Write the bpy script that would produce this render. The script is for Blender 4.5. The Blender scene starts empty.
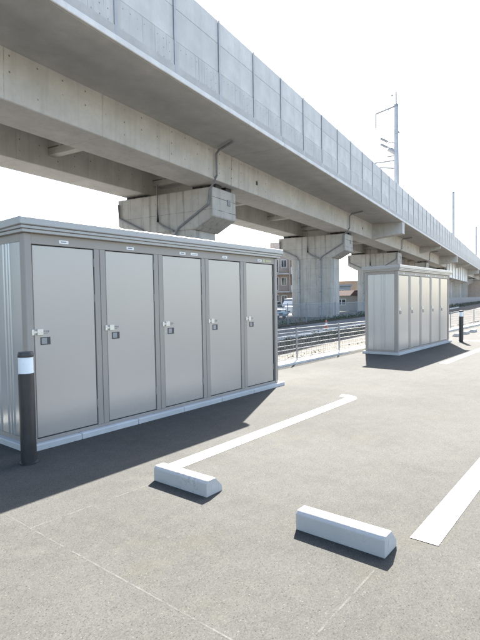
import bpy, bmesh, math, random
from mathutils import Vector, Matrix
R = math.radians
random.seed(7)
SC = bpy.context.scene
COL = SC.collection

# ------------------------------------------------------------------ camera
cam_d = bpy.data.cameras.new('camera')
cam = bpy.data.objects.new('camera', cam_d)
COL.objects.link(cam)
SC.camera = cam
YAW, PIT, ROL = R(38.56), R(2.34), R(-0.90)
F = Vector((math.cos(YAW)*math.cos(PIT), math.sin(YAW)*math.cos(PIT), -math.sin(PIT)))
Rt = Vector((math.sin(YAW), -math.cos(YAW), 0))
Up = Rt.cross(F)
Rt, Up = Rt*math.cos(ROL)+Up*math.sin(ROL), -Rt*math.sin(ROL)+Up*math.cos(ROL)
m3 = Matrix((Rt, Up, -F)).transposed()
cam.matrix_world = Matrix.Translation((0, 0, 1.5)) @ m3.to_4x4()
cam_d.sensor_fit = 'VERTICAL'
cam_d.sensor_height = 24.0
cam_d.lens = 480.3/640*24.0
cam_d.clip_start = 0.05
cam_d.clip_end = 6000

# ------------------------------------------------------------------ light
SUN_AZ, SUN_EL = R(24.3), R(40.3)          # azimuth counted from +X towards +Y
world = bpy.data.worlds.new('World')
SC.world = world
world.use_nodes = True
wn = world.node_tree
wn.nodes.clear()
sky = wn.nodes.new('ShaderNodeTexSky')
sky.sky_type = 'NISHITA'
sky.sun_disc = False
sky.sun_elevation = SUN_EL
sky.sun_rotation = math.pi/2 - SUN_AZ
sky.air_density = 1.0
sky.dust_density = 1.8
sky.ozone_density = 1.0
bg = wn.nodes.new('ShaderNodeBackground')
bg.inputs['Strength'].default_value = 0.085
wo = wn.nodes.new('ShaderNodeOutputWorld')
wn.links.new(sky.outputs[0], bg.inputs[0])
wn.links.new(bg.outputs[0], wo.inputs[0])
sun_d = bpy.data.lights.new('sun', 'SUN')
sun_d.energy = 5.0
sun_d.angle = R(0.53)
sun_d.color = (1.0, 0.965, 0.915)
sun = bpy.data.objects.new('sun', sun_d)
COL.objects.link(sun)
sdir = Vector((math.cos(SUN_AZ)*math.cos(SUN_EL), math.sin(SUN_AZ)*math.cos(SUN_EL), math.sin(SUN_EL)))
sun.rotation_euler = (-sdir).to_track_quat('-Z', 'Y').to_euler()
sun.location = sdir*60
SC.view_settings.view_transform = 'Standard'
SC.view_settings.look = 'None'
SC.view_settings.exposure = 2.6
SC.view_settings.gamma = 1.0
SC.view_settings.use_curve_mapping = False

# ------------------------------------------------------------------ helpers
class MB:
    """collects shapes in one bmesh; build() links it as ONE mesh object"""
    def __init__(s):
        s.bm = bmesh.new()
    def box(s, x0, x1, y0, y1, z0, z1):
        v = [s.bm.verts.new((x, y, z)) for z in (z0, z1) for y in (y0, y1) for x in (x0, x1)]
        for f in ((0,2,3,1), (4,5,7,6), (0,1,5,4), (2,6,7,3), (0,4,6,2), (1,3,7,5)):
            s.bm.faces.new([v[i] for i in f])
        return s
    def prism(s, poly, a0, a1, axis='y'):
        """poly: 2D outline; extruded along axis from a0 to a1"""
        def P(u, w, a):
            return {'y': (u, a, w), 'x': (a, u, w), 'z': (u, w, a)}[axis]
        A = [s.bm.verts.new(P(u, w, a0)) for u, w in poly]
        B = [s.bm.verts.new(P(u, w, a1)) for u, w in poly]
        n = len(poly)
        s.bm.faces.new(A); s.bm.faces.new(B[::-1])
        for i in range(n):
            s.bm.faces.new((A[i], B[i], B[(i+1) % n], A[(i+1) % n]))
        return s
    def loft(s, rings, cap=True):
        L = [[s.bm.verts.new(p) for p in r] for r in rings]
        n = len(L[0])
        for a, b in zip(L, L[1:]):
            for i in range(n):
                s.bm.faces.new((a[i], a[(i+1) % n], b[(i+1) % n], b[i]))
        if cap:
            s.bm.faces.new(L[0][::-1]); s.bm.faces.new(L[-1])
        return s
    def tube(s, pts, r, seg=8, r2=None):
        pts = [Vector(p) for p in pts]
        rings = []
        for i, p in enumerate(pts):
            d = (pts[min(i+1, len(pts)-1)] - pts[max(i-1, 0)]).normalized()
            u = d.cross(Vector((0, 0, 1)))
            if u.length < 1e-3:
                u = Vector((1, 0, 0))
            u.normalize(); w = d.cross(u)
            rr = r if r2 is None else r+(r2-r)*i/(len(pts)-1)
            rings.append([p+(u*math.cos(2*math.pi*k/seg)+w*math.sin(2*math.pi*k/seg))*rr for k in range(seg)])
        return s.loft(rings)
    def lathe(s, prof, seg=20, c=(0, 0)):
        rings = [[(c[0]+r*math.cos(2*math.pi*k/seg), c[1]+r*math.sin(2*math.pi*k/seg), z) for k in range(seg)] for r, z in prof]
        return s.loft(rings)
    def quad(s, *p):
        s.bm.faces.new([s.bm.verts.new(q) for q in p])
        return s
    def mesh(s, name, mat, bevel=0, smooth=False, seg=1):
        bm = s.bm
        bmesh.ops.recalc_face_normals(bm, faces=bm.faces)
        if bevel:
            es = [e for e in bm.edges if e.is_manifold and e.calc_face_angle(0) > 0.5]
            bmesh.ops.bevel(bm, geom=es, offset=bevel, segments=seg, affect='EDGES', profile=0.6)
        me = bpy.data.meshes.new(name)
        bm.to_mesh(me); bm.free()
        me.materials.append(mat)
        if smooth:
            for p in me.polygons:
                p.use_smooth = True
            if hasattr(me, 'set_sharp_from_angle'):
                me.set_sharp_from_angle(angle=R(40))
        return me
    def build(s, name, mat, parent=None, bevel=0, smooth=False, seg=1):
        return ob(name, s.mesh(name, mat, bevel, smooth, seg), parent)

def ob(name, data, parent=None, loc=None, rz=None):
    o = bpy.data.objects.new(name, data)
    COL.objects.link(o)
    if parent:
        o.parent = parent
    if loc is not None:
        o.location = loc
    if rz is not None:
        o.rotation_euler = (0, 0, rz)
    return o
def tag(o, label=None, cat=None, group=None, kind=None):
    if label: o['label'] = label
    if cat: o['category'] = cat
    if group: o['group'] = group
    if kind: o['kind'] = kind
    return o
def thing(name, label, cat, loc=(0, 0, 0), rz=0, group=None):
    return tag(ob(name, None, None, loc, rz), label, cat, group)
def copy_tree(o, parent=None):
    c = o.copy(); COL.objects.link(c)
    c.parent = parent
    for ch in list(o.children):
        copy_tree(ch, c)
    return c

# ------------------------------------------------------------------ materials
class NT:
    def __init__(s, name, rough=0.6, metal=0.0, spec=0.5):
        s.m = bpy.data.materials.new(name); s.m.use_nodes = True
        s.t = s.m.node_tree
        s.b = s.t.nodes['Principled BSDF']
        s.b.inputs['Roughness'].default_value = rough
        s.b.inputs['Metallic'].default_value = metal
        s.b.inputs['Specular IOR Level'].default_value = spec
        s.tc = s.t.nodes.new('ShaderNodeTexCoord')
        s.co = s.tc.outputs['Object']
    def lk(s, a, b): s.t.links.new(a, b)
    def val(s, v, sock):
        if hasattr(v, 'is_output'): s.lk(v, sock)
        else: sock.default_value = v
    def math(s, op, a, b=0.0, c=None, clamp=False):
        n = s.t.nodes.new('ShaderNodeMath'); n.operation = op; n.use_clamp = clamp
        s.val(a, n.inputs[0]); s.val(b, n.inputs[1])
        if c is not None: s.val(c, n.inputs[2])
        return n.outputs[0]
    def scale(s, v, k):
        n = s.t.nodes.new('ShaderNodeVectorMath'); n.operation = 'MULTIPLY'
        s.lk(v, n.inputs[0]); n.inputs[1].default_value = k
        return n.outputs[0]
    def noise(s, sc, det=4, rough=0.55, co=None, k=None):
        n = s.t.nodes.new('ShaderNodeTexNoise')
        n.inputs['Scale'].default_value = sc; n.inputs['Detail'].default_value = det
        n.inputs['Roughness'].default_value = rough
        v = co or s.co
        if k: v = s.scale(v, k)
        s.lk(v, n.inputs['Vector'])
        return n.outputs['Fac']
    def voro(s, sc, out='Distance', feat='F1', co=None):
        n = s.t.nodes.new('ShaderNodeTexVoronoi'); n.feature = feat
        n.inputs['Scale'].default_value = sc
        s.lk(co or s.co, n.inputs['Vector'])
        return n.outputs[out]
    def ramp(s, f, stops):
        n = s.t.nodes.new('ShaderNodeValToRGB')
        el = n.color_ramp.elements
        while len(el) < len(stops): el.new(0.5)
        for e, (p, c) in zip(el, stops):
            e.position = p
            e.color = (c, c, c, 1) if not hasattr(c, '__len__') else (*c, 1)
        s.lk(f, n.inputs[0])
        return n.outputs[0]
    def mix(s, f, a, b, mode='MIX'):
        n = s.t.nodes.new('ShaderNodeMix'); n.data_type = 'RGBA'; n.blend_type = mode
        s.val(f, n.inputs[0])
        for v, i in ((a, 6), (b, 7)):
            if hasattr(v, 'is_output'): s.lk(v, n.inputs[i])
            else: n.inputs[i].default_value = (*v, 1)
        return n.outputs[2]
    def xyz(s, co=None):
        n = s.t.nodes.new('ShaderNodeSeparateXYZ'); s.lk(co or s.co, n.inputs[0])
        return n.outputs
    def rnd(s):
        n = s.t.nodes.new('ShaderNodeObjectInfo'); return n.outputs['Random']
    def bump(s, h, st=0.3, d=0.01):
        n = s.t.nodes.new('ShaderNodeBump'); n.inputs['Strength'].default_value = st
        n.inputs['Distance'].default_value = d
        s.lk(h, n.inputs['Height']); s.lk(n.outputs[0], s.b.inputs['Normal'])
    def color(s, c): s.val(c if hasattr(c, 'is_output') else (*c, 1), s.b.inputs['Base Color'])
    def rough(s, v): s.val(v, s.b.inputs['Roughness'])

def mul(c, k): return tuple(x*k for x in c)

def mat_plain(name, c, rough=0.5, metal=0.0, var=0.12, sc=6, spec=0.5, dirt=None):
    n = NT(name, rough, metal, spec)
    f = n.noise(sc, 5)
    col = n.mix(n.ramp(f, [(0.3, 0), (0.7, 1)]), mul(c, 1-var), mul(c, 1+var))
    if dirt:
        col = n.mix(n.ramp(n.noise(sc*0.35, 8, 0.7), [(0.52, 0), (0.72, 0.6)]), col, dirt)
    n.color(col)
    n.rough(n.math('ADD', n.math('MULTIPLY', n.noise(sc*3, 3), 0.16), rough-0.08))
    return n.m

def mat_concrete(name, c, axes=(0, 2), line=None, off=(0, 0), hole=None, hr=0.022, streak=0.5, stain=0.35, warm=(1.0, 0.97, 0.92), rvar=0.0, bump=0.25):
    """board-marked concrete: form seams every line=(u,v) metres, tie holes on a grid hole=(u,v), rain streaks"""
    n = NT(name, 0.85, 0, 0.25)
    X = n.xyz()
    u, v = X[axes[0]], X[axes[1]]
    f = n.noise(1.3, 8, 0.6)
    g = n.noise(9, 6, 0.6)
    col = n.mix(n.ramp(f, [(0.3, 0), (0.7, 1)]), mul(c, 0.86), mul(c, 1.1))
    col = n.mix(n.math('MULTIPLY', n.ramp(g, [(0.35, 0), (0.65, 1)]), 0.22), col, tuple(a*b*0.8 for a, b in zip(c, warm)))
    # blotches
    bl = n.ramp(n.noise(0.55, 6, 0.65), [(0.5, 0), (0.75, 1)])
    col = n.mix(n.math('MULTIPLY', bl, stain), col, tuple(a*b*0.62 for a, b in zip(c, warm)))
    # vertical rain streaks
    st = n.noise(1.0, 5, 0.6, k=(3.2, 3.2, 0.16))
    st = n.math('MULTIPLY', n.ramp(st, [(0.52, 0), (0.72, 1)]), streak)
    col = n.mix(st, col, tuple(a*b*0.42 for a, b in zip(c, warm)))
    h = n.math('MULTIPLY', g, 0.35)
    if line:
        acc = None
        for co, L, o in ((u, line[0], off[0]), (v, line[1], off[1])):
            if not L: continue
            fr = n.math('FRACT', n.math('ADD', n.math('DIVIDE', n.math('SUBTRACT', co, o), L), 100))
            dd = n.math('MULTIPLY', n.math('MINIMUM', fr, n.math('SUBTRACT', 1.0, fr)), L)
            ln = n.ramp(n.math('DIVIDE', dd, 0.03), [(0.15, 1), (0.6, 0)])
            acc = ln if acc is None else n.math('MAXIMUM', acc, ln)
            # panels of formwork differ slightly
            pid = n.math('FLOOR', n.math('DIVIDE', n.math('SUBTRACT', co, o), L))
            wn_ = n.t.nodes.new('ShaderNodeTexWhiteNoise'); wn_.noise_dimensions = '1D'
            n.lk(pid, wn_.inputs['W'])
            col = n.mix(n.math('MULTIPLY', wn_.outputs['Value'], 0.13), col, mul(c, 0.6))
        wob = n.ramp(n.noise(2.3, 3), [(0.38, 0.1), (0.62, 0.75)])
        col = n.mix(n.math('MULTIPLY', acc, wob), col, mul(c, 0.38))
        h = n.math('SUBTRACT', h, n.math('MULTIPLY', acc, 0.8))
    if hole:
        du = n.math('SUBTRACT', n.math('FRACT', n.math('ADD', n.math('DIVIDE', u, hole[0]), 100.5)), 0.5)
        dv = n.math('SUBTRACT', n.math('FRACT', n.math('ADD', n.math('DIVIDE', v, hole[1]), 100.5)), 0.5)
        du = n.math('MULTIPLY', du, hole[0]); dv = n.math('MULTIPLY', dv, hole[1])
        d = n.math('SQRT', n.math('ADD', n.math('MULTIPLY', du, du), n.math('MULTIPLY', dv, dv)))
        hm = n.ramp(n.math('DIVIDE', d, hr*2), [(0.4, 1), (0.6, 0)])
        keep = n.ramp(n.noise(1.9, 2), [(0.40, 0), (0.5, 1)])
        hm = n.math('MULTIPLY', hm, keep)
        col = n.mix(n.math('MULTIPLY', hm, 0.8), col, mul(c, 0.22))
        h = n.math('SUBTRACT', h, hm)
    if rvar:
        col = n.mix(n.math('MULTIPLY', n.rnd(), rvar), col, mul(c, 0.72))
    n.color(col)
    n.bump(h, bump, 0.02)
    return n.m

def mat_asphalt(name, c, grain=1.0):
    n = NT(name, 0.95, 0, 0.12)
    big = n.noise(0.28, 7, 0.62)
    mid = n.noise(1.7, 9, 0.7)
    pat = n.noise(7, 8, 0.72)
    fx = n.xyz(n.voro(190, 'Color'))[0]
    fd = n.voro(190)
    f2 = n.xyz(n.voro(105, 'Color'))[0]
    d2 = n.voro(105)
    fine = n.noise(420, 2, 0.5)
    col = n.mix(n.ramp(big, [(0.30, 0), (0.70, 1)]), mul(c, 0.72), mul(c, 1.26))
    col = n.mix(n.math('MULTIPLY', n.ramp(mid, [(0.42, 0), (0.66, 1)]), 0.60), col, (c[0]*0.74, c[1]*0.725, c[2]*0.69))
    col = n.mix(n.math('MULTIPLY', n.ramp(pat, [(0.42, 0), (0.68, 1)]), 0.36), col, (c[0]*1.42, c[1]*1.38, c[2]*1.24))
    # aggregate: dark and pale stones packed in the binder
    col = n.mix(n.math('MULTIPLY', n.ramp(fx, [(0.0, 1), (0.30, 0.7), (0.36, 0), (1, 0)]), 0.42*grain), col, mul(c, 0.42))
    col = n.mix(n.math('MULTIPLY', n.ramp(fx, [(0.0, 0), (0.80, 0), (0.88, 1), (1, 1)]), 0.28*grain), col, (c[0]*1.7, c[1]*1.66, c[2]*1.55))
    sk = n.math('MULTIPLY', n.ramp(f2, [(0.0, 1), (0.09, 1), (0.10, 0), (1, 0)]), n.ramp(d2, [(0.3, 1), (0.45, 0)]))
    col = n.mix(n.math('MULTIPLY', sk, 0.75*grain), col, mul(c, 0.25))
    sp = n.math('MULTIPLY', n.ramp(f2, [(0.0, 0), (0.965, 0), (0.97, 1), (1, 1)]), n.ramp(d2, [(0.2, 1), (0.4, 0)]))
    col = n.mix(n.math('MULTIPLY', sp, 0.75*grain), col, (c[0]*2.2, c[1]*2.15, c[2]*2.05))
    col = n.mix(n.math('MULTIPLY', n.ramp(fine, [(0.4, 0), (0.6, 1)]), 0.25), col, mul(c, 0.6))
    oc = n.ramp(n.noise(0.75, 6, 0.65, k=(1, 2.0, 1)), [(0.56, 0), (0.72, 1)])
    col = n.mix(n.math('MULTIPLY', oc, 0.26), col, (c[0]*1.20, c[1]*1.06, c[2]*0.74))
    n.color(col)
    n.bump(n.math('ADD', n.math('MULTIPLY', fd, -0.6), n.math('MULTIPLY', fine, 0.5)), 0.22, 0.004)
    return n.m

def mat_gravel(name, c, sc=28):
    n = NT(name, 0.98, 0, 0.05)
    vc = n.xyz(n.voro(sc, 'Color'))[1]
    vd = n.voro(sc)
    col = n.ramp(vc, [(0.0, mul(c, 0.45)), (0.4, mul(c, 0.95)), (0.8, mul(c, 1.15)), (1, mul(c, 1.4))])
    col = n.mix(n.ramp(n.noise(0.5, 6), [(0.4, 0), (0.7, 0.5)]), col, mul(c, 0.6))
    n.color(col)
    n.bump(n.math('MULTIPLY', vd, -1), 0.3, 0.015)
    return n.m

def mat_paint_line(name, c, wear=0.5):
    n = NT(name, 0.75, 0, 0.3)
    w = n.ramp(n.noise(38, 6, 0.75), [(0.60, 0), (0.74, wear)])
    w2 = n.ramp(n.noise(3, 6, 0.7), [(0.5, 0), (0.8, 0.35)])
    col = n.mix(w2, c, mul(c, 0.72))
    col = n.mix(w, col, (0.26, 0.245, 0.225))
    n.color(col)
    n.bump(n.noise(160, 2), 0.3, 0.003)
    return n.m

def mat_chalk(name):
    n = NT(name, 0.9, 0, 0.2)
    w = n.ramp(n.noise(9, 8, 0.8), [(0.42, 0), (0.66, 1)])
    n.color((0.40, 0.395, 0.385))
    tr = n.t.nodes.new('ShaderNodeBsdfTransparent'); mx = n.t.nodes.new('ShaderNodeMixShader')
    n.lk(n.math('ADD', n.math('MULTIPLY', w, 0.15), 0.0), mx.inputs[0])
    n.lk(tr.outputs[0], mx.inputs[1]); n.lk(n.b.outputs[0], mx.inputs[2])
    n.lk(mx.outputs[0], n.t.nodes['Material Output'].inputs[0])
    return n.m

def mat_sheet(name, c, rough=0.3, metal=0.0, dust=0.3, spec=0.5, wav=0.06):
    """painted or coated sheet steel: faint dents, grime towards the foot, smudges"""
    n = NT(name, rough, metal, spec)
    f = n.noise(0.8, 2, 0.4, k=(1.6, 1.6, 0.5))
    col = n.mix(f, mul(c, 1-0.12*dust), mul(c, 1+0.10*dust))
    # rain-splashed dust near the foot, with a ragged upper edge
    z = n.xyz()[2]
    sp = n.math('SUBTRACT', n.math('ADD', 0.30, n.math('MULTIPLY', n.noise(6, 5, 0.7), 0.35)), z)
    sp = n.math('MULTIPLY', n.math('MULTIPLY', sp, 2.2, clamp=True), n.noise(24, 5, 0.7))
    col = n.mix(n.math('MULTIPLY', sp, 0.5), col, (0.30, 0.275, 0.235))
    n.color(col)
    return n.m

def mat_brick(name, c, mortar):
    n = NT(name, 0.85, 0, 0.25)
    b = n.t.nodes.new('ShaderNodeTexBrick')
    b.inputs['Scale'].default_value = 4.0
    b.inputs['Color1'].default_value = (*c, 1); b.inputs['Color2'].default_value = (*mul(c, 0.7), 1)
    b.inputs['Mortar'].default_value = (*mortar, 1)
    cx = n.t.nodes.new('ShaderNodeCombineXYZ')
    X = n.xyz()
    n.lk(n.math('ADD', X[0], X[1]), cx.inputs[0]); n.lk(X[2], cx.inputs[1])
    n.lk(cx.outputs[0], b.inputs['Vector'])
    n.color(b.outputs['Color'])
    return n.m

M = {}
M['asphalt'] = mat_asphalt('asphalt', (0.072, 0.0708, 0.0645))
M['road'] = mat_asphalt('road_asphalt', (0.20, 0.20, 0.20), 0.5)
M['ground'] = mat_gravel('ground_soil', (0.15, 0.135, 0.115), 9)
M['gravel'] = mat_gravel('crushed_gravel', (0.115, 0.107, 0.094), 16)
M['soil'] = mat_gravel('dark_soil', (0.09, 0.083, 0.068), 14)
M['line'] = mat_paint_line('road_paint', (0.83, 0.82, 0.79))
M['chalk'] = mat_chalk('chalk_mark')
CC = (0.40, 0.385, 0.355)
M['girder'] = mat_concrete('girder_concrete', (0.55, 0.53, 0.49), (0, 2), (3.7, 0), (0.7, 7.25), (0.92, 0.45), 0.03, 0.25, 0.3)
M['deck'] = mat_concrete('deck_concrete', (0.46, 0.447, 0.42), (0, 1), None, streak=0.06, stain=0.2)
M['fascia'] = mat_concrete('fascia_concrete', (0.68, 0.665, 0.63), (0, 2), None, (0, 0), (0.62, 20), 0.022, 0.2, 0.2)
M['lower_panel'] = mat_concrete('parapet_concrete', (0.60, 0.59, 0.555), (0, 2), (0.56, 0), (0, 0), (0.30, 0.28), 0.022, 0.3, 0.35, rvar=0.4)
M['upper_panel'] = mat_concrete('precast_concrete', (0.63, 0.62, 0.585), (0, 2), None, (0, 0), None, streak=0.16, stain=0.25, rvar=0.45, bump=0.12)
M['pier'] = mat_concrete('pier_concrete', (0.50, 0.48, 0.445), (1, 2), (0.9, 1.8), (13.0, 0.6), (0.45, 0.6), 0.018, 0.9, 0.5)
def mat_block(scuff=0.55):
    n = NT('cast_block_concrete', 0.85, 0, 0.25)
    c = (0.44, 0.43, 0.41)
    col = n.mix(n.noise(7, 5), mul(c, 0.92), mul(c, 1.06))
    sc = n.math('MULTIPLY', n.ramp(n.noise(34, 6, 0.75), [(0.50, 0), (0.60, 1)]), n.ramp(n.noise(5.5, 3), [(0.47, 0), (0.62, 1)]))
    col = n.mix(n.math('MULTIPLY', sc, scuff), col, (0.22, 0.215, 0.205))
    pit = n.ramp(n.voro(120), [(0.10, 1), (0.16, 0)])
    col = n.mix(n.math('MULTIPLY', pit, 0.35), col, (0.3, 0.29, 0.28))
    n.color(col); n.bump(n.noise(60, 5, 0.7), 0.5, 0.006)
    return n.m
M['block'] = mat_block()
M['block_clean'] = mat_block(0.12)
M['kerb'] = mat_concrete('kerb_concrete', (0.55, 0.54, 0.51), (0, 2), None, streak=0.2, stain=0.3)
M['plinth'] = mat_concrete('plinth_concrete', (0.48, 0.48, 0.47), (0, 2), None, streak=0.05, stain=0.25)
M['post_steel'] = mat_plain('galvanised_post', (0.36, 0.365, 0.36), 0.55, 0.3, 0.12, 3)
M['pipe'] = mat_plain('grey_drain_pipe', (0.20, 0.21, 0.215), 0.5, 0.0, 0.15, 3)
M['pipe_light'] = mat_plain('pale_drain_pipe', (0.36, 0.38, 0.40), 0.5, 0.0, 0.12, 3)
M['galv'] = mat_plain('galvanised_steel', (0.22, 0.24, 0.25), 0.5, 0.4, 0.12, 5)
M['fence_wire'] = mat_plain('pale_coated_wire', (0.25, 0.25, 0.245), 0.5, 0.2, 0.08, 5)
M['chain'] = mat_plain('chain_link_wire', (0.34, 0.37, 0.39), 0.45, 0.5, 0.1, 5)
M['pole'] = mat_plain('spun_concrete_pole', (0.36, 0.37, 0.38), 0.7, 0.0, 0.15, 1.5)
M['porcelain'] = mat_plain('insulator_porcelain', (0.30, 0.30, 0.30), 0.35, 0.0, 0.05, 5)
M['door'] = mat_sheet('door_coated_sheet', (0.435, 0.405, 0.368), 0.28, 0.25, 0.2)
M['frame'] = mat_sheet('frame_coated_steel', (0.30, 0.27, 0.24), 0.45, 0.1, 0.3)
M['roof'] = mat_sheet('roof_coated_steel', (0.36, 0.35, 0.335), 0.38, 0.3, 0.25)
M['side'] = mat_sheet('side_coated_sheet', (0.46, 0.46, 0.45), 0.25, 0.45, 0.35, wav=0.04)
M['dark'] = mat_plain('dark_gap', (0.025, 0.025, 0.027), 0.6)
M['latch'] = mat_plain('polished_latch', (0.66, 0.65, 0.61), 0.3, 0.6, 0.05, 20)
M['cup'] = mat_plain('recess_plastic', (0.05, 0.05, 0.052), 0.4)
M['cup_in'] = mat_plain('recess_insert', (0.27, 0.27, 0.265), 0.4)
M['sticker'] = mat_plain('white_sticker', (0.80, 0.80, 0.77), 0.5, 0, 0.03)
M['sticker_y'] = mat_plain('yellow_sticker', (0.50, 0.47, 0.28), 0.5, 0, 0.05)
M['ink'] = mat_plain('grey_ink', (0.22, 0.22, 0.23), 0.6)
M['bollard'] = mat_plain('black_bollard_paint', (0.032, 0.031, 0.032), 0.38, 0.0, 0.2, 8)
M['lens'] = mat_plain('milky_lens', (0.74, 0.78, 0.80), 0.3, 0.0, 0.04, 5)
M['cone'] = mat_plain('cone_red_plastic', (0.58, 0.17, 0.11), 0.5)
M['white_plastic'] = mat_plain('white_reflective', (0.78, 0.78, 0.76), 0.45)
M['tyre'] = mat_plain('tyre_rubber', (0.02, 0.02, 0.02), 0.8)
M['rim'] = mat_plain('wheel_alloy', (0.5, 0.5, 0.5), 0.3, 0.8)
M['car_blue'] = mat_plain('silver_blue_paint', (0.24, 0.31, 0.37), 0.22, 0.5, 0.04)
M['car_white'] = mat_plain('white_paint', (0.76, 0.76, 0.75), 0.25, 0.0, 0.03)
M['glass'] = mat_plain('dark_glass', (0.03, 0.04, 0.05), 0.08, 0.0, 0.05, 2, 0.9)
M['lamp'] = mat_plain('headlamp_glass', (0.70, 0.72, 0.74), 0.12, 0.3)
M['brick'] = mat_brick('tan_brick', (0.42, 0.33, 0.27), (0.44, 0.40, 0.36))
M['tanwall'] = mat_concrete('tan_render', (0.42, 0.345, 0.285), (0, 2), None, streak=0.2, stain=0.2)
M['whitewall'] = mat_concrete('white_render', (0.55, 0.54, 0.52), (0, 2), None, streak=0.15, stain=0.15)
M['bluewall'] = mat_concrete('pale_blue_siding', (0.38, 0.43, 0.47), (0, 2), (0, 0.3), streak=0.15, stain=0.15)
M['greywall'] = mat_concrete('grey_render', (0.30, 0.285, 0.26), (0, 2), None, streak=0.2, stain=0.2)
M['browntile'] = mat_plain('brown_roof_tile', (0.05, 0.032, 0.03), 0.95, 0, 0.2, 3, 0.05)
M['bluesheet'] = mat_plain('blue_grey_sheet', (0.15, 0.19, 0.245), 0.5, 0.1, 0.1, 2)
M['steel_girder'] = mat_plain('pale_girder_paint', (0.62, 0.64, 0.64), 0.5, 0, 0.06, 1)
M['leaf'] = mat_plain('leaf_green', (0.055, 0.085, 0.03), 0.6, 0, 0.4, 1.2)
M['leaf_dry'] = mat_plain('leaf_olive', (0.14, 0.13, 0.085), 0.7, 0, 0.35, 1.2)

# ------------------------------------------------------------------ viaduct frame: s along the track, n away from the camera side
PHI = 0.143
def W(s, n, z=0.0):
    return Vector((math.cos(PHI)*s-math.sin(PHI)*n, math.sin(PHI)*s+math.cos(PHI)*n, z))
NPAR, NROOT = 9.80, 12.6            # near parapet face, near girder face; all viaduct dimensions scaled up about the camera
ZG, ZS = 7.28, 8.70                 # girder underside, deck underside
SPAN, PIER0 = 20.46, 19.86          # pier spacing, near face of the first pier in view

# ------------------------------------------------------------------ ground
def sheet(name, pts, mat, z, kind='structure'):
    mb = MB(); mb.bm.faces.new([mb.bm.verts.new((p[0], p[1], z)) for p in pts])
    return tag(mb.build(name, mat), kind=kind)
g = MB()
seg = 64
ring = [g.bm.verts.new((2500*math.cos(2*math.pi*k/seg), 2500*math.sin(2*math.pi*k/seg), -0.26)) for k in range(seg)]
g.bm.faces.new(ring)
tag(g.build('ground', M['ground']), kind='structure')
FY = 6.10                            # fence line
ZR = -0.20                           # level of the service road under the viaduct
lot = MB().box(-30, 62, -34, FY-0.205, -0.4, 0.0).build('parking_lot', M['asphalt'])
tag(lot, kind='structure')
# gravel verge falling from the lot to the road
mb = MB(); rows = []
for i in range(47):
    x = -30+2.0*i
    far = W(0, 0); s_ = (x+math.sin(PHI)*8.8)/math.cos(PHI)
    q = W(s_, 8.8)
    rows.append([mb.bm.verts.new((x, FY+0.10+(q.y-FY-0.10)*t, 0.01+(ZR-0.03)*t+random.uniform(-.012, .012))) for t in (0, .25, .5, .75, 1)])
for a, b in zip(rows, rows[1:]):
    for k in range(4): mb.bm.faces.new((a[k], b[k], b[k+1], a[k+1]))
tag(mb.build('gravel_verge', M['gravel'], None, 0, True), kind='structure')
def vslab(name, s0, s1, n0, n1, mat, z0, z1):
    o = MB().box(s0, s1, n0, n1, z0, z1).build(name, mat); o.rotation_euler.z = PHI
    return tag(o, kind='structure')
vslab('service_road', -40, 300, 8.94, 12.58, M['road'], -0.5, ZR)
kerb = tag(ob('kerb', None), kind='structure')
kerb.rotation_euler.z = PHI
km = MB().box(0, 1.98, 8.8, 8.935, ZR-0.1, ZR+0.11).mesh('kerb_stone', M['kerb'], 0.012)
for i in range(46):
    ob('kerb_stone', km, kerb, (-6+2.0*i, 0, 0))
vslab('pier_bed', -40, 300, 12.6, 20.6, M['soil'], -0.5, -0.10)
vslab('rear_yard', -40, 220, 20.65, 46, M['road'], -0.5, -0.21)
# edge kerb carrying the mesh fence
ek = tag(ob('edge_kerb', None), kind='structure')
em = MB().box(0, 2.185, -0.20, 0.105, -0.05, 0.06).mesh('kerb_stone', M['kerb'], 0.01)
for i in range(-6, 22):
    ob('kerb_stone', em, ek, (9.83-1.095+2.19*i, FY, 0))

# painted parking lines: ribbons 4 mm above the asphalt
def ribbon(name, pts, w, mat, z=0.004):
    pts = [Vector((p[0], p[1], 0)) for p in pts]
    mb = MB(); L = []
    for i, p in enumerate(pts):
        d = (pts[min(i+1, len(pts)-1)]-pts[max(i-1, 0)]).normalized()
        q = Vector((-d.y, d.x, 0))*w/2
        L.append((mb.bm.verts.new((p.x+q.x, p.y+q.y, z)), mb.bm.verts.new((p.x-q.x, p.y-q.y, z))))
    for (a, b), (c, d) in zip(L, L[1:]):
        mb.bm.faces.new((a, b, d, c))
    return tag(mb.build(name, mat), kind='structure')
def hook(x0, x1, y, sgn=1, rad=0.17):
    pts = [(x0+(x1-x0)*i/30, y) for i in range(31)]
    for k in range(1, 9):
        t = k/8*math.pi*0.62
        pts.append((x1+rad*math.sin(t), y+sgn*rad*(1-math.cos(t))))
    return pts
LW = 0.17
ribbon('parking_line', hook(2.9, 6.58, 3.17), LW, M['line'])
ribbon('parking_line', [(2.95+0.2*i, 0.935) for i in range(20)], LW, M['line'])
ribbon('parking_line', [(11.3+0.2*i, 3.15) for i in range(30)], LW, M['line'])
ribbon('parking_line', [(17.68, 4.33-0.2*i) for i in range(16)], LW, M['line'])
ribbon('parking_line', [(20.18, 4.33-0.2*i) for i in range(16)], LW, M['line'])
ribbon('parking_line', [(22.68, 4.33-0.2*i) for i in range(16)], LW, M['line'])
ribbon('chalk_line', [(1.575, 3.42-0.1*i) for i in range(31)], 0.009, M['chalk'], 0.004)
ribbon('chalk_line', [(1.4+0.1*i, 1.05) for i in range(12)], 0.011, M['chalk'], 0.005)
ribbon('chalk_line', [(1.57+0.1*i, 3.07-0.006*i) for i in range(11)], 0.010, M['chalk'], 0.005)

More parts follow.
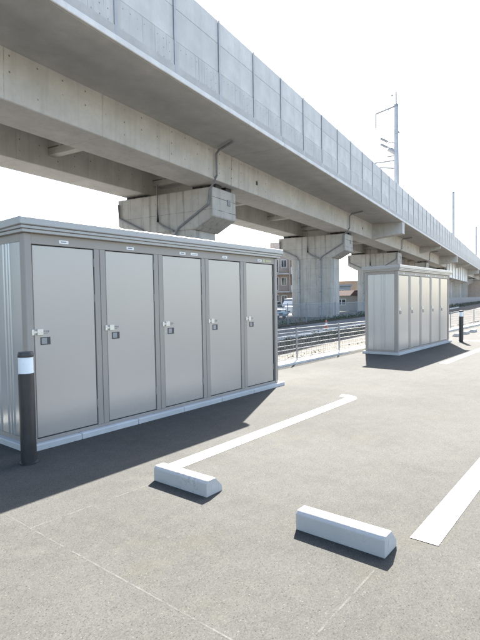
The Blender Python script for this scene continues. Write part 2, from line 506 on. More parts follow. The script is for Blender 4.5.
# ------------------------------------------------------------------ railway viaduct
via = thing('railway_viaduct', 'long grey concrete railway viaduct on hammerhead piers crossing behind the lockers', 'viaduct', (0, 0, 0), PHI)
S0, S1 = -42.0, 470.0
NFAR = 21.85
SB = PIER0 + 1.1 + 4*SPAN           # from here on the girders are deeper painted plate girders
pier_s = [PIER0+SPAN*k for k in range(-3, 23)]
edges = [PIER0+1.1+SPAN*k for k in range(-4, 23)]
L = SPAN-0.035
G1, G2, G3, G4 = NROOT, 14.5, 17.4, 19.05          # faces of the two girders
dk = MB().prism([(NPAR-0.024, ZS), (NPAR+0.3, ZS-0.02), (NROOT-0.3, ZS+0.035), (NROOT, ZS+0.025), (G4, ZS+0.025), (G4+.3, ZS+0.035), (NFAR, ZS), (NFAR, ZS+0.5), (NPAR-0.024, ZS+0.5)], 0, L, 'x').mesh('deck_slab', M['deck'], 0.012)
gn = MB().prism([(G1+0.05, ZG), (G2-0.04, ZG), (G2, ZS+0.12), (G1, ZS+0.12)], 0, L, 'x').mesh('girder', M['girder'], 0.025)
gf = MB().prism([(G3+0.04, ZG), (G4-0.05, ZG), (G4, ZS+0.12), (G3, ZS+0.12)], 0, L, 'x').mesh('girder', M['girder'], 0.025)
dm = MB().prism([(G2-.12, ZG+0.5), (G3+.12, ZG+0.5), (G3+.12, ZS+0.12), (G2-.12, ZS+0.12)], 0, 0.36, 'x').mesh('cross_beam', M['girder'], 0.015)
fa = MB().box(0, L, NPAR-0.095, NPAR-0.028, ZS+0.012, ZS+0.195).mesh('fascia', M['fascia'], 0.015)
ZD = 5.5
sgm = MB().box(0, L, NROOT, NROOT+0.29, ZD, ZS+0.1).box(0, L, NROOT-0.2, NROOT+0.40, ZD-0.06, ZD)
for q in range(4):
    sgm.box(2+q*5.4, 2.25+q*5.4, NROOT-0.18, NROOT, ZD, ZS+0.1)
sgm = sgm.mesh('plate_girder', M['steel_girder'])
for a in edges[:-1]:
    ob('deck_slab', dk, via, (a, 0, 0))
    ob('fascia', fa, via, (a, 0, 0))
    ob('girder', gf, via, (a, 0, 0))
    if a < SB-1 or a > SB+2*SPAN-1:
        ob('girder', gn, via, (a, 0, 0))
        for q in (0.02, 6.5, 13.3, 20.04):
            ob('cross_beam', dm, via, (a+q, 0, 0))
    else:
        ob('plate_girder', sgm, via, (a, 0, 0))

# parapet: lower board-marked panel, two rows of precast panel, steel posts between them
PP, PS0 = 2.683, 10.13
ZL, ZM, ZU, ZT = ZS+0.197, 10.00, 11.06, 11.91
lo = [MB().box(0.05, PP-0.05, NPAR, NPAR+0.19, ZL, ZM).mesh('parapet_panel', M['lower_panel'], 0.008),
      MB().box(0.05, PP/2-0.008, NPAR, NPAR+0.19, ZL, ZM).box(PP/2+0.008, PP-0.05, NPAR, NPAR+0.19, ZL, ZM).mesh('parapet_panel', M['lower_panel'], 0.008)]
u1 = MB().box(0.055, PP-0.055, NPAR+0.016, NPAR+0.12, ZM+0.016, ZU-0.005).mesh('noise_panel', M['upper_panel'], 0.006)
u2 = MB().box(0.055, PP-0.055, NPAR+0.016, NPAR+0.12, ZU+0.005, ZT).mesh('noise_panel', M['upper_panel'], 0.006)
pm = MB().box(-0.055, 0.055, NPAR-0.026, NPAR-0.014, ZL-0.01, ZT+0.01).box(-0.010, 0.010, NPAR-0.014, NPAR+0.14, ZL, ZT).mesh('parapet_post', M['post_steel'])
NEAR1 = 34
for k in range(-6, NEAR1):
    s = PS0+PP*k
    ob('parapet_post', pm, via, (s, 0, 0))
    ob('parapet_panel', lo[1 if k % 4 in (1, 3) else 0], via, (s, 0, 0))
    ob('noise_panel', u1, via, (s, 0, 0)); ob('noise_panel', u2, via, (s, 0, 0))
fp, fq, fr = MB(), MB(), MB()
far_k = list(range(-19, -6))+list(range(NEAR1, 170))
for k in far_k:
    s = PS0+PP*k
    fp.box(s+0.05, s+PP-0.05, NPAR, NPAR+0.19, ZL, ZM)
    fq.box(s+0.055, s+PP-0.055, NPAR+0.016, NPAR+0.12, ZM+0.016, ZU-0.005)
    fq.box(s+0.055, s+PP-0.055, NPAR+0.016, NPAR+0.12, ZU+0.005, ZT)
    fr.box(s-0.055, s+0.055, NPAR-0.026, NPAR-0.014, ZL-0.01, ZT+0.01)
tag(fp.build('parapet_panel', M['lower_panel'], via), kind='stuff')
tag(fq.build('noise_panel', M['upper_panel'], via), kind='stuff')
tag(fr.build('parapet_post', M['post_steel'], via), kind='stuff')
MB().box(S0, S1, NFAR-0.16, NFAR, ZS+0.5, ZT).build('rear_parapet', M['upper_panel'], via)
for n in (12.4, 16.2):
    MB().box(S0, S1, n, n+3.0, ZS+0.5, ZS+0.75).build('track_bed', M['deck'], via)

# piers: column + hammerhead cap with drain pipes
N0, N1, C0, C1 = 14.28, 18.12, 13.05, 19.34
col_m = MB().box(0, 2.1, N0, N1, -0.4, 5.25).mesh('pier', M['pier'], 0.10)
cap_m = MB().prism([(C0, 5.68), (N0-.12, 5.10), (N1+.12, 5.10), (C1, 5.68), (C1, 7.10), (C0, 7.10)], -0.06, 2.16, 'x').mesh('pier_cap', M['pier'], 0.04)
bear_m = MB().box(0, 0.55, 0, 0.5, 7.09, ZG+0.02).mesh('bearing', M['dark'])
box_m = MB().box(1.3, 1.56, C0-.04, C0+.02, 6.35, 6.65).mesh('inspection_plate', M['pipe'])
def pipe(pts, r=0.055): return MB().tube(pts, r, 8).mesh('drain_pipe', M['pipe'], smooth=True)
f0 = -0.14
P1, P2 = 15.32, 17.33
pA = pipe([(f0-1.0, 11.2, ZS-0.10), (f0-0.4, 12.3, ZS-0.10), (f0-0.38, 12.48, ZS-0.26), (f0-0.38, 12.48, 7.45), (f0-0.1, 12.9, 7.14), (f0, 13.15, 6.9), (f0, 13.25, 6.25), (f0, 15.1, 5.25), (f0, P1, 4.9)])
pB = pipe([(f0, 19.2, 6.85), (f0, 19.15, 6.1), (f0, 17.5, 5.32), (f0, P2, 4.98)])
pC = pipe([(f0, 16.44, 7.6), (f0, 16.44, 5.65), (f0, 16.1, 5.4), (f0, 15.42, 5.1)])
pD = MB().tube([(-0.09, P1, 4.92), (-0.09, P1, -0.2)], 0.062, 8).mesh('drain_pipe', M['pipe_light'], smooth=True)
pE = MB().tube([(-0.09, P2, 5.0), (-0.09, P2, -0.2)], 0.062, 8).mesh('drain_pipe', M['pipe_light'], smooth=True)
cl_m = MB().box(-0.17, 0.0, -0.085, 0.085, 0, 0.055).mesh('pipe_clamp', M['galv'])
for s in pier_s:
    p = ob('pier', col_m, via, (s, 0, 0))
    ob('pier_cap', cap_m, p)
    if -12 < s < 130:
        for n in (13.1, 14.0, 17.7, 18.5):
            ob('bearing', bear_m, p, (0.3, n, 0)); ob('bearing', bear_m, p, (1.25, n, 0))
        for q in (pA, pB, pC, pD, pE): ob('drain_pipe', q, p)
        for z in (0.8, 2.1, 3.4):
            ob('pipe_clamp', cl_m, p, (0, P1, z)); ob('pipe_clamp', cl_m, p, (0, P2, z))
        ob('inspection_plate', box_m, p)
# brackets under the cantilever that carry the line poles
bk_m = MB().prism([(NPAR-0.05, 7.6), (NROOT+0.12, 7.3), (NROOT+0.12, ZS+0.03), (NPAR-0.05, ZS+0.006)], -0.5, 0.5, 'x').mesh('pole_bracket', M['girder'], 0.015)
rib_m = MB().prism([(NPAR+0.02, 8.35), (NROOT+0.06, 7.8), (NROOT+0.06, ZS+0.03), (NPAR+0.02, ZS+0.015)], -0.24, 0.24, 'x').mesh('cantilever_rib', M['girder'], 0.015)
POLES = [47.8, 92.4, 142.0, 190.0, 240.0]
for s in POLES: ob('pole_bracket', bk_m, via, (s, 0, 0))
for s in (73.0, 116.0, 166.0): ob('cantilever_rib', rib_m, via, (s, 0, 0))
# small weep boxes on the girder face
wb = MB().box(0, 0.2, NROOT+0.02, NROOT+0.08, 7.83, 8.04).mesh('weep_opening', M['dark'])
for k in range(-2, 5): ob('weep_opening', wb, via, (PIER0+SPAN*k+3.65, 0.0, 0))

# catenary poles on the near edge
def line_pole(s, label, full):
    p = W(s, NPAR+0.6)
    t = thing('line_pole', label, 'pole', (p.x, p.y, 9.2), PHI, 'railway line poles on the viaduct')
    MB().lathe([(0.25, -0.3), (0.24, 4), (0.19, 10.6), (0.18, 10.62)], 14).build('shaft', M['pole'], t, smooth=True)
    MB().lathe([(0.215, 10.45), (0.215, 10.7), (0.12, 10.78)], 14).build('cap', M['galv'], t)
    if full:
        MB().tube([(0, 0, 10.7), (0, 0, 11.9)], 0.07, 6).build('lightning_rod', M['pipe'], t)
        MB().tube([(0, 0, 11.62), (0, 0.34, 11.62)], 0.02, 6).lathe([(0.04, 11.53), (0.10, 11.58), (0.10, 11.68), (0.04, 11.73)], 8, (0, 0.38)).build('beacon', M['pipe'], t)
        MB().tube([(0, -0.2, 10.62), (0, 1.95, 10.18)], 0.085, 6).build('top_arm', M['pipe'], t)
        MB().tube([(0, .72, 10.4), (0, .72, 10.05)], 0.05, 6).build('arm_insulator', M['pipe_light'], t)
        MB().tube([(0, 1.93, 10.18), (0, 1.93, 9.55)], 0.065, 6).lathe([(0.04, 8.8), (0.10, 8.86), (0.05, 8.95), (0.10, 9.04), (0.05, 9.13), (0.10, 9.22), (0.05, 9.31), (0.10, 9.4), (0.03, 9.55)], 10, (0, 1.93)).build('insulator', M['pipe'], t)
        for z0 in (7.5, 6.95):
            a, b = Vector((0, 0.85, z0-0.14)), Vector((0, 1.48, z0+0.26))
            MB().tube([a+(b-a)*k/8 for k in range(9)], 0.13, 8).build('insulator', M['pipe'], t)
        for z0 in (7.36, 6.81):
            MB().tube([(0, 0.1, z0-0.3), (0, 0.87, z0)], 0.06, 6).build('insulator_bracket', M['pipe'], t)
        MB().tube([(0, 0.12, 6.15), (0, 0.75, 6.6)], 0.21, 10).build('transformer_can', M['porcelain'], t)
        MB().tube([(0, 0.1, 8.5), (0, -0.34, 7.95)], 0.045, 6).tube([(0, -0.28, 8.0), (0, 0.24, 8.0)], 0.045, 6).build('step_bracket', M['pipe'], t)
        for a, b, r in (((0, .1, 5.9), (0, .85, 5.9), .07), ((0, .1, 5.45), (0, 3.6, 5.5), .08), ((0, .1, 4.7), (0, 3.4, 5.3), .075)):
            MB().tube([a, b], r, 6).build('register_arm', M['pipe'], t)
    return t
line_pole(POLES[0], 'tall grey railway pole with arm and insulators, nearest on the viaduct', True)
line_pole(POLES[1], 'plain grey railway pole, second from the nearest on the viaduct', False)
line_pole(POLES[2], 'plain grey railway pole on the viaduct, farthest at the right edge', False)

# ------------------------------------------------------------------ locker units
DX, BAY, DW, DZ0, DZ1, LL, DEP = 0.084, 0.889, 0.729, 0.11, 2.10, 4.50, 0.92
def locker_unit(label, loc, rz):
    t = thing('locker_unit', label, 'storage locker', loc, rz, 'outdoor storage locker units')
    px = -0.06
    for w in (0.62, 0.79, 0.79, 0.79, 0.79, 0.90):
        MB().box(px+0.002, px+w-0.002, -0.055, DEP+0.06, -0.03, 0.062).build('plinth_block', M['plinth'], t, 0.008)
        px += w
    MB().box(0.012, LL-0.012, 0.045, DEP-0.012, 0.06, 2.2).build('carcass', M['dark'], t)
    MB().box(0.004, LL-0.004, 0.012, 0.05, 0.0625, DZ0-0.012).build('base_rail', M['frame'], t, 0.003)
    MB().box(0.004, LL-0.004, 0.010, 0.05, DZ1+0.008, 2.2145).build('header', M['frame'], t, 0.003)
    # posts
    for x in (0.0, LL-0.078):
        MB().box(x, x+0.078, 0.0, 0.10, 0.0625, 2.2145).build('corner_post', M['frame'], t, 0.008)
    for x in (0.0, LL-0.078):
        MB().box(x, x+0.078, DEP-0.09, DEP, 0.0625, 2.2145).build('corner_post', M['frame'], t, 0.008)
    for i in range(4):
        x = DX+BAY*i+DW+0.006
        w = (BAY-DW-0.012-0.006)/2
        MB().box(x, x+w, 0.008, 0.05, DZ0-0.012, DZ1+0.008).build('mullion', M['frame'], t, 0.003)
        MB().box(x+w+0.006, x+2*w+0.006, 0.008, 0.05, DZ0-0.012, DZ1+0.008).build('mullion', M['frame'], t, 0.003)
    # roof: stepped eaves
    rf = MB().prism([(-0.085, 2.283), (DEP+0.06, 2.255), (DEP+0.06, 2.345), (-0.085, 2.362)], -0.075, LL+0.075, 'x').build('roof', M['roof'], t, 0.008)
    MB().box(-0.055, LL+0.055, -0.066, DEP+0.04, 2.250, 2.281).build('eave_moulding', M['roof'], rf, 0.004)
    MB().box(-0.035, LL+0.035, -0.046, DEP+0.03, 2.215, 2.2495).build('eave_moulding', M['roof'], rf, 0.004)
    # ribbed end sheets
    for sx in (0, 1):
        y0, y1 = 0.101, DEP-0.091
        prof = []
        ribs = [0.33, 0.385, 0.455, 0.62, 0.675]
        for r in ribs:
            prof += [(r-0.014, 0), (r-0.005, -0.012), (r+0.005, -0.012), (r+0.014, 0)]
        prof = [(y0, 0)]+prof+[(y1, 0)]
        mb = MB()
        xx = 0.008 if sx == 0 else LL-0.008
        sg = 1 if sx == 0 else -1
        rows = [[mb.bm.verts.new((xx+sg*d, y, z)) for y, d in prof] for z in (0.115, 2.13)]
        for i in range(len(prof)-1):
            mb.bm.faces.new((rows[0][i], rows[0][i+1], rows[1][i+1], rows[1][i]))
        e = mb.build('end_panel', M['side'], t)
        so = e.modifiers.new('thick', 'SOLIDIFY'); so.thickness = 0.004; so.offset = 0
        MB().box(xx-0.005, xx+0.005, y0, y1, 2.132, 2.2145).build('end_rail', M['frame'], t)
        MB().box(xx-0.005, xx+0.005, y0, y1, 0.0625, 0.113).build('end_rail', M['frame'], t)
    MB().box(0.08, LL-0.08, DEP-0.011, DEP-0.004, 0.0625, 2.2145).build('rear_panel', M['side'], t)
    # doors
    for i in range(5):
        x = DX+BAY*i
        d = MB().box(x+0.004, x+DW-0.004, 0.016, 0.044, DZ0, DZ1-0.003).build('door', M['door'], t, 0.004)
        zl = 1.205
        MB().box(x+0.028, x+0.092, -0.004, 0.02, zl-0.032, zl+0.032).box(x-0.034, x-0.006, -0.006, 0.012, zl-0.03, zl+0.03).box(x-0.010, x+0.030, 0.004, 0.010, zl-0.012, zl+0.012).build('latch', M['latch'], d, 0.003)
        MB().box(x+0.065, x+0.175, 0.010, 0.020, zl-0.135, zl-0.055).build('pull_recess', M['cup'], d, 0.003)
        MB().box(x+0.075, x+0.135, 0.0085, 0.014, zl-0.126, zl-0.064).build('pull_insert', M['cup_in'], d, 0.002)
        mk = MB()
        for q in range(3):
            mk.box(x+0.105+q*0.022, x+0.120+q*0.022, 0.0145, 0.0165, zl+0.002-0.004*q, zl+0.014)
        mk.box(x+0.105, x+0.15, 0.0145, 0.0165, zl-0.018, zl-0.012)
        mk.build('lock_marking', M['ink'], d)
        for z in (0.35, 1.95, 1.55):
            MB().lathe([(0.006, z-0.045), (0.006, z+0.045)], 8, (x+DW+0.001, 0.012)).build('hinge', M['frame'], d)
        # number plate on the header
        cx = x+0.36
        pl = MB().box(cx-0.055, cx+0.055, 0.0065, 0.0105, 2.135, 2.170).build('number_plate', M['sticker'], t)
        MB().box(cx-0.035, cx+0.03, 0.0050, 0.0066, 2.147, 2.158).build('plate_print', M['ink'], pl)
        if i == 2:
            p2 = MB().box(cx+0.16, cx+0.30, 0.0065, 0.0105, 2.138, 2.170).build('notice_plate', M['sticker'], t)
            MB().box(cx+0.18, cx+0.28, 0.0050, 0.0066, 2.147, 2.153).build('plate_print', M['ink'], p2)
        if i == 4:
            p2 = MB().box(cx+0.09, cx+0.15, 0.0065, 0.0105, 2.128, 2.178).build('notice_plate', M['sticker_y'], t)
            MB().box(cx+0.17, cx+0.33, 0.0065, 0.0105, 2.138, 2.170).build('notice_plate', M['sticker_y'], t)
    return t
L1 = locker_unit('large grey five-door storage locker unit in the left foreground', (2.438, 4.69, 0), 0.0)
L2 = copy_tree(L1)
L2.location = (12.38, 4.586, 0); L2.rotation_euler.z = -0.013
L2['label'] = 'grey five-door storage locker unit farther away beside the mesh fence at right'

# ------------------------------------------------------------------ bollards
def bollard(label, loc):
    t = thing('bollard', label, 'bollard', loc, 0.3, 'black bollards with white tops')
    MB().lathe([(0.085, 0), (0.085, 0.012), (0.0705, 0.014), (0.0705, 0.845), (0.066, 0.85), (0.060, 0.852)], 28).build('post', M['bollard'], t, smooth=True)
    MB().lathe([(0.060, 0.852), (0.0665, 0.8525), (0.0665, 1.002), (0.060, 1.003)], 28).build('light_band', M['lens'], t, smooth=True)
    MB().lathe([(0.0705, 1.003), (0.0715, 1.012), (0.0715, 1.038), (0.066, 1.05), (0.02, 1.053)], 28).build('cap', M['bollard'], t, smooth=True)
    return t
bollard('black cylindrical bollard with white band in front of the large locker', (2.245, 4.36, 0))
bollard('black bollard with white top standing beyond the farther locker', (17.04, 4.19, 0))

# ------------------------------------------------------------------ wheel stops
def wheel_stop_mesh(mat):
    L, D, H = 0.60, 0.185, 0.125
    mb = MB().prism([(0, 0), (D, 0), (D-0.005, 0.045), (0.105, H), (0.02, H), (0, H-0.02)], 0, L, 'y')
    return mb.mesh('wheel_stop', mat, 0.006, seg=2)
ws_scuffed, ws_clean = wheel_stop_mesh(M['block']), wheel_stop_mesh(M['block_clean'])
rec = MB().box(0.055, 0.105, -0.0012, 0.002, 0.045, 0.085).mesh('end_mark', M['plinth'])
def wheel_stop(label, loc, rz, data=ws_clean):
    t = ob('wheel_stop', data, None, loc, rz)
    tag(t, label, 'wheel stop', 'concrete wheel stops')
    ob('end_mark', rec, t)
wheel_stop('white concrete wheel stop with scuffed face at the end of the long white line', (2.645, 2.46, 0), 0.0, ws_scuffed)
wheel_stop('clean white concrete wheel stop, nearest, in the centre right foreground', (2.62, 1.05, 0), 0.0)
for i, (x, w) in enumerate(((19.25, 'leftmost of the three small far wheel stops, between locker and bollard'), (20.5, 'middle of the three small far wheel stops behind the bollard'), (21.75, 'rightmost of the three small far wheel stops near the mesh fence'))):
    wheel_stop(w, (x+0.6, 4.86, 0), math.pi/2)

# ------------------------------------------------------------------ mesh fence along the lot edge
fence = thing('mesh_fence', 'low pale steel mesh fence along the edge of the parking lot', 'fence', (0, FY, 0.06))
FP = 2.19
post_m = MB().lathe([(0.021, -0.1), (0.021, 0.765), (0.012, 0.775)], 10).mesh('post', M['fence_wire'], smooth=True)
bar_m = MB().tube([(0.03, 0.022, 0), (FP-0.03, 0.022, 0)], 0.008, 6).mesh('horizontal_bar', M['fence_wire'])
rail_m = MB().tube([(0.02, 0.022, 0), (FP-0.02, 0.022, 0)], 0.011, 6).mesh('top_rail', M['fence_wire'])
vw = MB()
for k in range(1, 18):
    vw.tube([(FP*k/18, 0.027, 0.05), (FP*k/18, 0.027, 0.75)], 0.0034, 4)
vw = vw.mesh('vertical_wires', M['fence_wire'])
for i in range(-6, 22):
    x = 9.83+FP*i
    ob('post', post_m, fence, (x, 0, 0))
    if i < 21:
        tr = ob('mesh_panel', vw, fence, (x, 0, 0))
        ob('top_rail', rail_m, tr, (0, 0, 0.745))
        for z in (0.05, 0.15, 0.26, 0.36, 0.475, 0.58, 0.66):
            ob('horizontal_bar', bar_m, tr, (0, 0, z))

# ------------------------------------------------------------------ chain-link fence in front of the piers
cf = thing('chain_link_fence', 'chain-link fence with grey pipe posts running before the concrete piers', 'fence', W(0, 13.0, -0.10), PHI)
CP = 3.05
cp_m = MB().tube([(0, 0, -0.1), (0, 0, 1.36)], 0.036, 8).mesh('post', M['galv'], smooth=True)
cr_m = MB().tube([(0, 0, 0), (CP, 0, 0)], 0.022, 6).mesh('rail', M['galv'])
cw = MB()
nd = 44; hgt = 1.2
for k in range(nd):
    x0 = CP*k/nd
    for sg in (1, -1):
        x1 = x0+sg*hgt*0.9
        xa, za, xb, zb = x0, 0.06, x1, 0.06+hgt
        if xb > CP: f_ = (CP-xa)/(xb-xa); xb, zb = CP, za+(zb-za)*f_
        if xb < 0: f_ = xa/(xa-xb); xb, zb = 0, za+(zb-za)*f_
        if abs(xb-xa) > 0.02: cw.tube([(xa, 0.0, za), (xb, 0.0, zb)], 0.0026, 3)
        if sg == 1 and x0 < hgt*0.9:
            pass
for k in range(1, 18):
    z0 = 0.06+hgt*k/18
    ln = (0.06+hgt-z0)*0.9
    cw.tube([(0, 0, z0), (min(CP, ln), 0, z0+min(CP, ln)/0.9)], 0.0026, 3)
    cw.tube([(CP, 0, z0), (CP-min(CP, ln), 0, z0+min(CP, ln)/0.9)], 0.0026, 3)
cw_m = cw.mesh('chain_mesh', M['chain'])
for i in range(0, 34):
    s = 10.0+CP*i
    ob('post', cp_m, cf, (s, 0, 0))
    q = ob('rail', cr_m, cf, (s, 0, 1.28))
    tag(ob('chain_mesh', cw_m, cf, (s, 0, 0)), kind='stuff')

# blue-grey sheet hoarding at the far right, under the viaduct
hd = thing('sheet_hoarding', 'blue-grey sheet hoarding under the far end of the viaduct', 'hoarding', W(62, 9.7, -0.2), PHI)
hp = MB()
for q in range(8):
    hp.box(q*0.25+0.003, q*0.25+0.125, 0, 0.03, 0.12, 1.6).box(q*0.25+0.125, q*0.25+0.247, 0.012, 0.03, 0.12, 1.6)
hp = hp.mesh('sheet_panel', M['bluesheet'])
hpo = MB().tube([(0, 0.06, 0), (0, 0.06, 1.66)], 0.03, 6).mesh('post', M['galv'])
for i in range(46):
    ob('sheet_panel', hp, hd, (2.01*i, 0, 0)); ob('post', hpo, hd, (2.01*i, 0, 0))

# ------------------------------------------------------------------ traffic cone
cx = W(26.8, 9.86)
cone = thing('traffic_cone', 'small red and white traffic cone on the road behind the mesh fence', 'traffic cone', (cx.x, cx.y, ZR), 0.2)
MB().box(-0.15, 0.15, -0.15, 0.15, 0.0, 0.025).build('base', M['cone'], cone, 0.006)
MB().lathe([(0.115, 0.025), (0.088, 0.16)], 18).build('lower_body', M['cone'], cone, smooth=True)
MB().lathe([(0.089, 0.16), (0.064, 0.30)], 18).build('white_sleeve', M['white_plastic'], cone, smooth=True)
MB().lathe([(0.063, 0.30), (0.03, 0.48), (0.02, 0.49)], 18).build('upper_body', M['cone'], cone, smooth=True)

# ------------------------------------------------------------------ parked cars behind the piers
def car(label, loc, rz, paint, van=False):
    t = thing('parked_car', label, 'car', loc, rz, 'cars parked behind the piers')
    L, Wd = (3.4, 1.48) if van else (4.2, 1.7)
    if van:
        side = [(0, .28), (0, .75), (.12, .98), (.75, 1.15), (1.15, 1.78), (3.25, 1.85), (3.4, 1.2), (3.4, .28)]
    else:
        side = [(0, .25), (.02, .62), (.15, .78), (1.15, .95), (1.95, 1.44), (3.0, 1.47), (3.85, 1.05), (4.15, .95), (4.2, .3)]
    rings = []
    for y, k in ((-Wd/2, .0), (-Wd/2+.02, .0), (-Wd/2+.16, 1), (Wd/2-.16, 1), (Wd/2-.02, 0), (Wd/2, 0)):
        pass
    def outline(inset):
        return [(x, z) for x, z in side]
    # section rings across the width: the roof pulls in towards the middle of the car
    mb = MB(); rings = []
    for y, top in ((-1, 0.96), (-0.97, 0.985), (-0.80, 1.0), (0.80, 1.0), (0.97, 0.985), (1, 0.96)):
        r = []
        for x, z in side:
            tuck = 1.0 if z < 0.95 else 1-0.20*(z-0.95)/0.55
            r.append((x if abs(y) < .9 else L/2+(x-L/2)*(0.965 if abs(y) == 1 else .985), y*Wd/2*tuck, z*top if z > .5 else z))
        rings.append(r)
    mb.loft(rings); body = mb.build('body', paint, t, 0.025, True, 2)
    def pane(name, pts, parent):
        m_ = MB(); m_.quad(*pts); o = m_.build(name, M['glass'], parent)
        so = o.modifiers.new('thick', 'SOLIDIFY'); so.thickness = 0.02; so.offset = 0
    hw = Wd/2
    if van:
        pane('windscreen', [(.80, -hw*.86, 1.19), (.80, hw*.86, 1.19), (1.12, hw*.74, 1.72), (1.12, -hw*.74, 1.72)], t)
        sw = [[(1.25, 1.15), (2.1, 1.15), (2.1, 1.65), (1.35, 1.65)], [(2.2, 1.15), (3.2, 1.15), (3.15, 1.65), (2.2, 1.65)]]
        wx = (.62, 2.75)
    else:
        pane('windscreen', [(1.2, -hw*.90, .98), (1.2, hw*.90, .98), (1.93, hw*.78, 1.42), (1.93, -hw*.78, 1.42)], t)
        pane('rear_window', [(3.08, -hw*.78, 1.44), (3.08, hw*.78, 1.44), (3.8, hw*.88, 1.08), (3.8, -hw*.88, 1.08)], t)
        sw = [[(1.5, .98), (2.45, .98), (2.45, 1.38), (2.05, 1.38)], [(2.52, .98), (3.45, .98), (2.95, 1.38), (2.52, 1.38)]]
        wx = (.78, 3.3)
    for w in sw:
        for sg in (-1, 1):
            pane('side_window', [(x, sg*(hw*(1-.20*max(0, z-.95)/.55)*.995+.004), z) for x, z in w], t)
    for x in wx:
        for sg in (-1, 1):
            y = sg*(hw-.09)
            ty = MB(); rr = .29
            ty.loft([[(x+r_*math.cos(2*math.pi*k/20), y+d, .29+r_*math.sin(2*math.pi*k/20)) for k in range(20)] for r_, d in ((.24, -.1), (.29, -.07), (.29, .07), (.24, .1))])
            wh = ty.build('wheel', M['tyre'], t, smooth=True)
            MB().loft([[(x+r_*math.cos(2*math.pi*k/16), y+sg*d, .29+r_*math.sin(2*math.pi*k/16)) for k in range(16)] for r_, d in ((.19, .09), (.18, .105), (.05, .112))]).build('rim', M['rim'], wh, smooth=True)
    for sg in (-1, 1):
        MB().box(-.012, .14, sg*hw*.62-.17, sg*hw*.62+.17, .60, .74).build('headlight', M['lamp'], t, 0.02)
        MB().box(L-.12, L+.01, sg*hw*.72-.12, sg*hw*.72+.12, .72, .92).build('tail_light', M['cone'], t, 0.02)
        MB().box(1.25 if not van else .95, 1.38 if not van else 1.05, sg*(hw+.02)-.08, sg*(hw+.02)+.08, .98, 1.10).build('mirror', paint, t, 0.02)
    MB().box(-.02, .05, -.5, .5, .40, .52).build('grille', M['dark'], t)
    MB().box(-.03, -.021, -.165, .165, .34, .50).build('number_plate', M['white_plastic'], t)
    return t
car('silver-blue car parked behind the piers, front towards the camera', W(35.0, 17.05, -0.10), R(34)+0.2, M['car_blue'])
car('white van parked behind the silver-blue car near the apartment building', W(45.6, 21.2, -0.21), R(33)-0.3, M['car_white'], True)

# ------------------------------------------------------------------ buildings beyond the viaduct
def window(parent, x, z, w, h, y=0.0):
    f = MB().box(x-.06, x+w+.06, y-.05, y+.02, z-.06, z).box(x-.06, x+w+.06, y-.05, y+.02, z+h, z+h+.06).box(x-.06, x, y-.05, y+.02, z, z+h).box(x+w, x+w+.06, y-.05, y+.02, z, z+h).box(x+w/2-.025, x+w/2+.025, y-.04, y+.02, z, z+h).build('window', M['white_plastic'], parent)
    MB().box(x, x+w, y-.012, y+.01, z, z+h).build('pane', M['glass'], f)
def apartment(label, loc, rz, bays, storeys, bw=3.3, sh=2.75, mat='brick', depth=9):
    t = thing('apartment_building', label, 'building', loc, rz)
    Wd = bays*bw; Ht = storeys*sh
    MB().box(0, Wd, 0, depth, -0.4, Ht+0.3).build('wall', M[mat], t)
    rf = MB().box(-.25, Wd+.25, -.35, depth+.2, Ht+0.301, Ht+0.75).build('roof', M['whitewall'], t, 0.03)
    MB().box(Wd*.3, Wd*.3+2.4, 3, 5.5, Ht+.75, Ht+2.4).build('stair_head', M[mat], rf)
    for s_ in range(storeys):
        z = s_*sh
        for b_ in range(bays):
            x = b_*bw
            window(t, x+.45, z+.25, 1.15, 1.95)
            window(t, x+2.1, z+1.0, .75, 1.1)
            if s_:
                bl = MB().box(x+.1, x+bw-.12, -1.0, -.003, z-.14, z).build('balcony', M['whitewall'], t)
                if b_ % 2 == 0:
                    MB().box(x+.1, x+bw-.12, -1.0, -.92, z+.001, z+.95).build('parapet', M['whitewall'], bl)
                else:
                    mb = MB().box(x+.1, x+bw-.12, -1.0, -.95, z+.95, z+1.0)
                    for q in range(14):
                        mb.box(x+.15+q*.215, x+.18+q*.215, -.99, -.96, z+.001, z+.95)
                    mb.build('railing', M['greywall'], bl)
                MB().box(x+bw-.115, x+bw+.03, -1.05, -.003, z-.14, z+sh-.15).build('divider', M[mat], bl)
    return t
def at(az_px, d):        # ground point d metres out along the bearing of an image column of the photograph
    b = YAW-math.atan((az_px-240)/480.3)
    return Vector((math.cos(b)*d, math.sin(b)*d, 0)), b
p, b = at(296, 74)
# frontage turned square to the view line; x runs to the right as seen from the lot
apartment('tan brick apartment building with white balconies seen past the large locker', (p.x-math.sin(b)*-1*0+math.cos(b+math.pi/2)*7.5, p.y+math.sin(b+math.pi/2)*7.5, 0), b-math.pi/2+0.12, 4, 3, mat='brick')

def house(label, loc, rz, w, d, h, wall, roofh, roofmat, wins, name='house'):
    t = thing(name, label, 'building', loc, rz)
    MB().box(0, w, 0, d, -.4, h).build('wall', M[wall], t)
    if roofh:
        MB().prism([(-.4, h+.002), (d+.4, h+.002), (d/2, h+roofh)], -.35, w+.35, 'x').build('roof', M[roofmat], t, 0.03)
    else:
        MB().box(-.15, w+.15, -.15, d+.15, h+.001, h+.3).build('roof', M[roofmat], t, 0.02)
    for x, z, ww, hh in wins: window(t, x, z, ww, hh)
    return t
p, b = at(352, 84)
house('tan rendered building with a small dark window between two piers', (p.x+math.cos(b+math.pi/2)*2.6, p.y+math.sin(b+math.pi/2)*2.6, 0), b-math.pi/2-0.1, 9, 8, 4.2, 'tanwall', 0, 'tanwall', [(1.3, 2.9, .7, .8), (4.5, 2.9, 1.2, .9), (6.5, .9, 1.2, 1.2)])
p, b = at(340, 72)
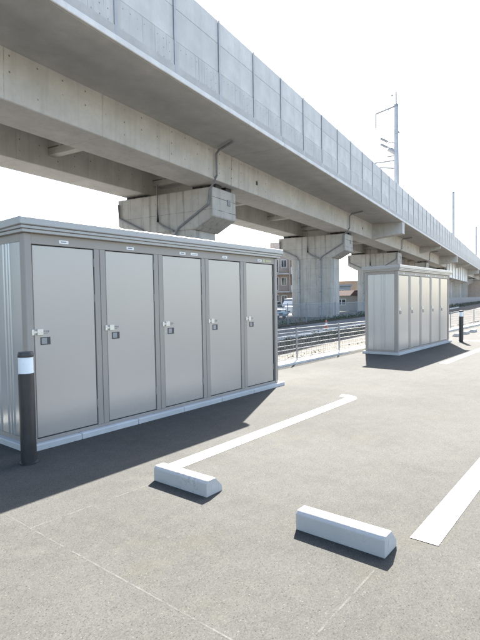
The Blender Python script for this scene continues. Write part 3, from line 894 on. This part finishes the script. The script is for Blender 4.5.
house('low pale blue house with brown roof in front of the tan building', (p.x+math.cos(b+math.pi/2)*3.4, p.y+math.sin(b+math.pi/2)*3.4, 0), b-math.pi/2+0.05, 5.0, 5, 3.3, 'bluewall', 0, 'bluewall', [(1.0, 1.4, 1.2, 1.0), (3.3, 2.2, .7, .6)])
p, b = at(351, 66)
house('long grey low shed with dark brown roof beyond the piers', (p.x+math.cos(b+math.pi/2)*3.2, p.y+math.sin(b+math.pi/2)*3.2, 0), b-math.pi/2-0.04, 12, 5, 1.9, 'greywall', 0.75, 'browntile', [(1.5, .7, 1.0, .7), (6, .7, 1.4, .7)], 'shed')
p, b = at(-30, 47)
house('beige flat-roofed building whose roof edge shows above the large locker at left', (p.x+math.cos(b+math.pi/2)*8, p.y+math.sin(b+math.pi/2)*8, 0), b-math.pi/2, 12.6, 9, 8.3, 'whitewall', 0, 'tanwall', [(1.2, 5.6, 1.6, 1.3), (5, 5.6, 1.6, 1.3), (9, 5.6, 1.6, 1.3), (1.2, 2.4, 1.6, 1.3), (5, 2.4, 1.6, 1.3), (9, 2.4, 1.6, 1.3)])
for i, (px, d, w, h, wall, lab) in enumerate(((449, 165, 20, 6.4, 'tanwall', 'brown rendered building under the far viaduct, just right of the farther locker'), (474, 200, 22, 8.2, 'brick', 'far brick building with white balconies under the end of the viaduct'))):
    p, b = at(px, d)
    loc = (p.x+math.cos(b+math.pi/2)*w*.4, p.y+math.sin(b+math.pi/2)*w*.4, 0)
    if wall == 'brick':
        apartment(lab, loc, b-math.pi/2, 6, 3, mat='brick')
    else:
        house(lab, loc, b-math.pi/2, w, 9, h, wall, 0, 'greywall', [(1+2.6*q, z, 1.3, 1.2) for q in range(5) for z in (1.0, 3.6)])

# ------------------------------------------------------------------ weeds and hedge (nobody could count the leaves)
def leaves(name, label, spots, mat, size):
    mb = MB()
    for x, y, z, n, sp, h in spots:
        for _ in range(n):
            a = random.random()*6.283; r = sp*math.sqrt(random.random())
            c = Vector((x+r*math.cos(a), y+r*math.sin(a), z+h*random.random()**1.3))
            d = Vector((random.uniform(-1, 1), random.uniform(-1, 1), random.uniform(.1, 1.2))).normalized()
            e = d.cross(Vector((random.uniform(-1, 1), random.uniform(-1, 1), .2))).normalized()
            l = size*random.uniform(.6, 1.5)
            mb.quad(c-d*l*.5, c+e*l*.22, c+d*l*.5, c-e*l*.22)
    o = mb.build(name, mat)
    return tag(o, label, 'plants', None, 'stuff')
sp = []
for i in range(150):
    s = random.uniform(16, 110); n = random.choice((13.0, 13.3, 13.8))+random.uniform(-.15, .2)
    q = W(s, n); sp.append((q.x, q.y, -.11, 26, .28, random.uniform(.12, .38)))
leaves('weeds', 'dark low weeds growing at the foot of the piers', sp, M['leaf'], .14)
sp = []
for i in range(200):
    s = random.uniform(62, 150); n = 9.3+random.uniform(-.25, .2)
    q = W(s, n); sp.append((q.x, q.y, ZR, 22, .4, random.uniform(.3, .62)))
leaves('verge_grass', 'green grass strip before the blue-grey hoarding', sp, M['leaf_dry'], .22)
sp = []
for i in range(170):
    x = random.uniform(8, 40); y = FY+random.choice((.16, .2, .3, .6))+random.uniform(0, .3)
    sp.append((x, y, -.03, 7, .07, random.uniform(.04, .13)))
leaves('verge_weeds', 'small olive weeds in the gravel behind the mesh fence', sp, M['leaf_dry'], .06)
sp = []
for i in range(750):
    s = random.uniform(4, 60); n = random.uniform(6.3, 8.7)
    q = W(s, n); t_ = max(0.0, min(1.0, (q.y-FY)/(8.8/math.cos(PHI)+math.tan(PHI)*q.x-FY)))
    sp.append((q.x, q.y, ZR*t_-.01, 9, .16, random.uniform(.05, .16)))
leaves('verge_scrub', 'dark low scrub on the shaded verge between mesh fence and road', sp, M['leaf_dry'], .09)
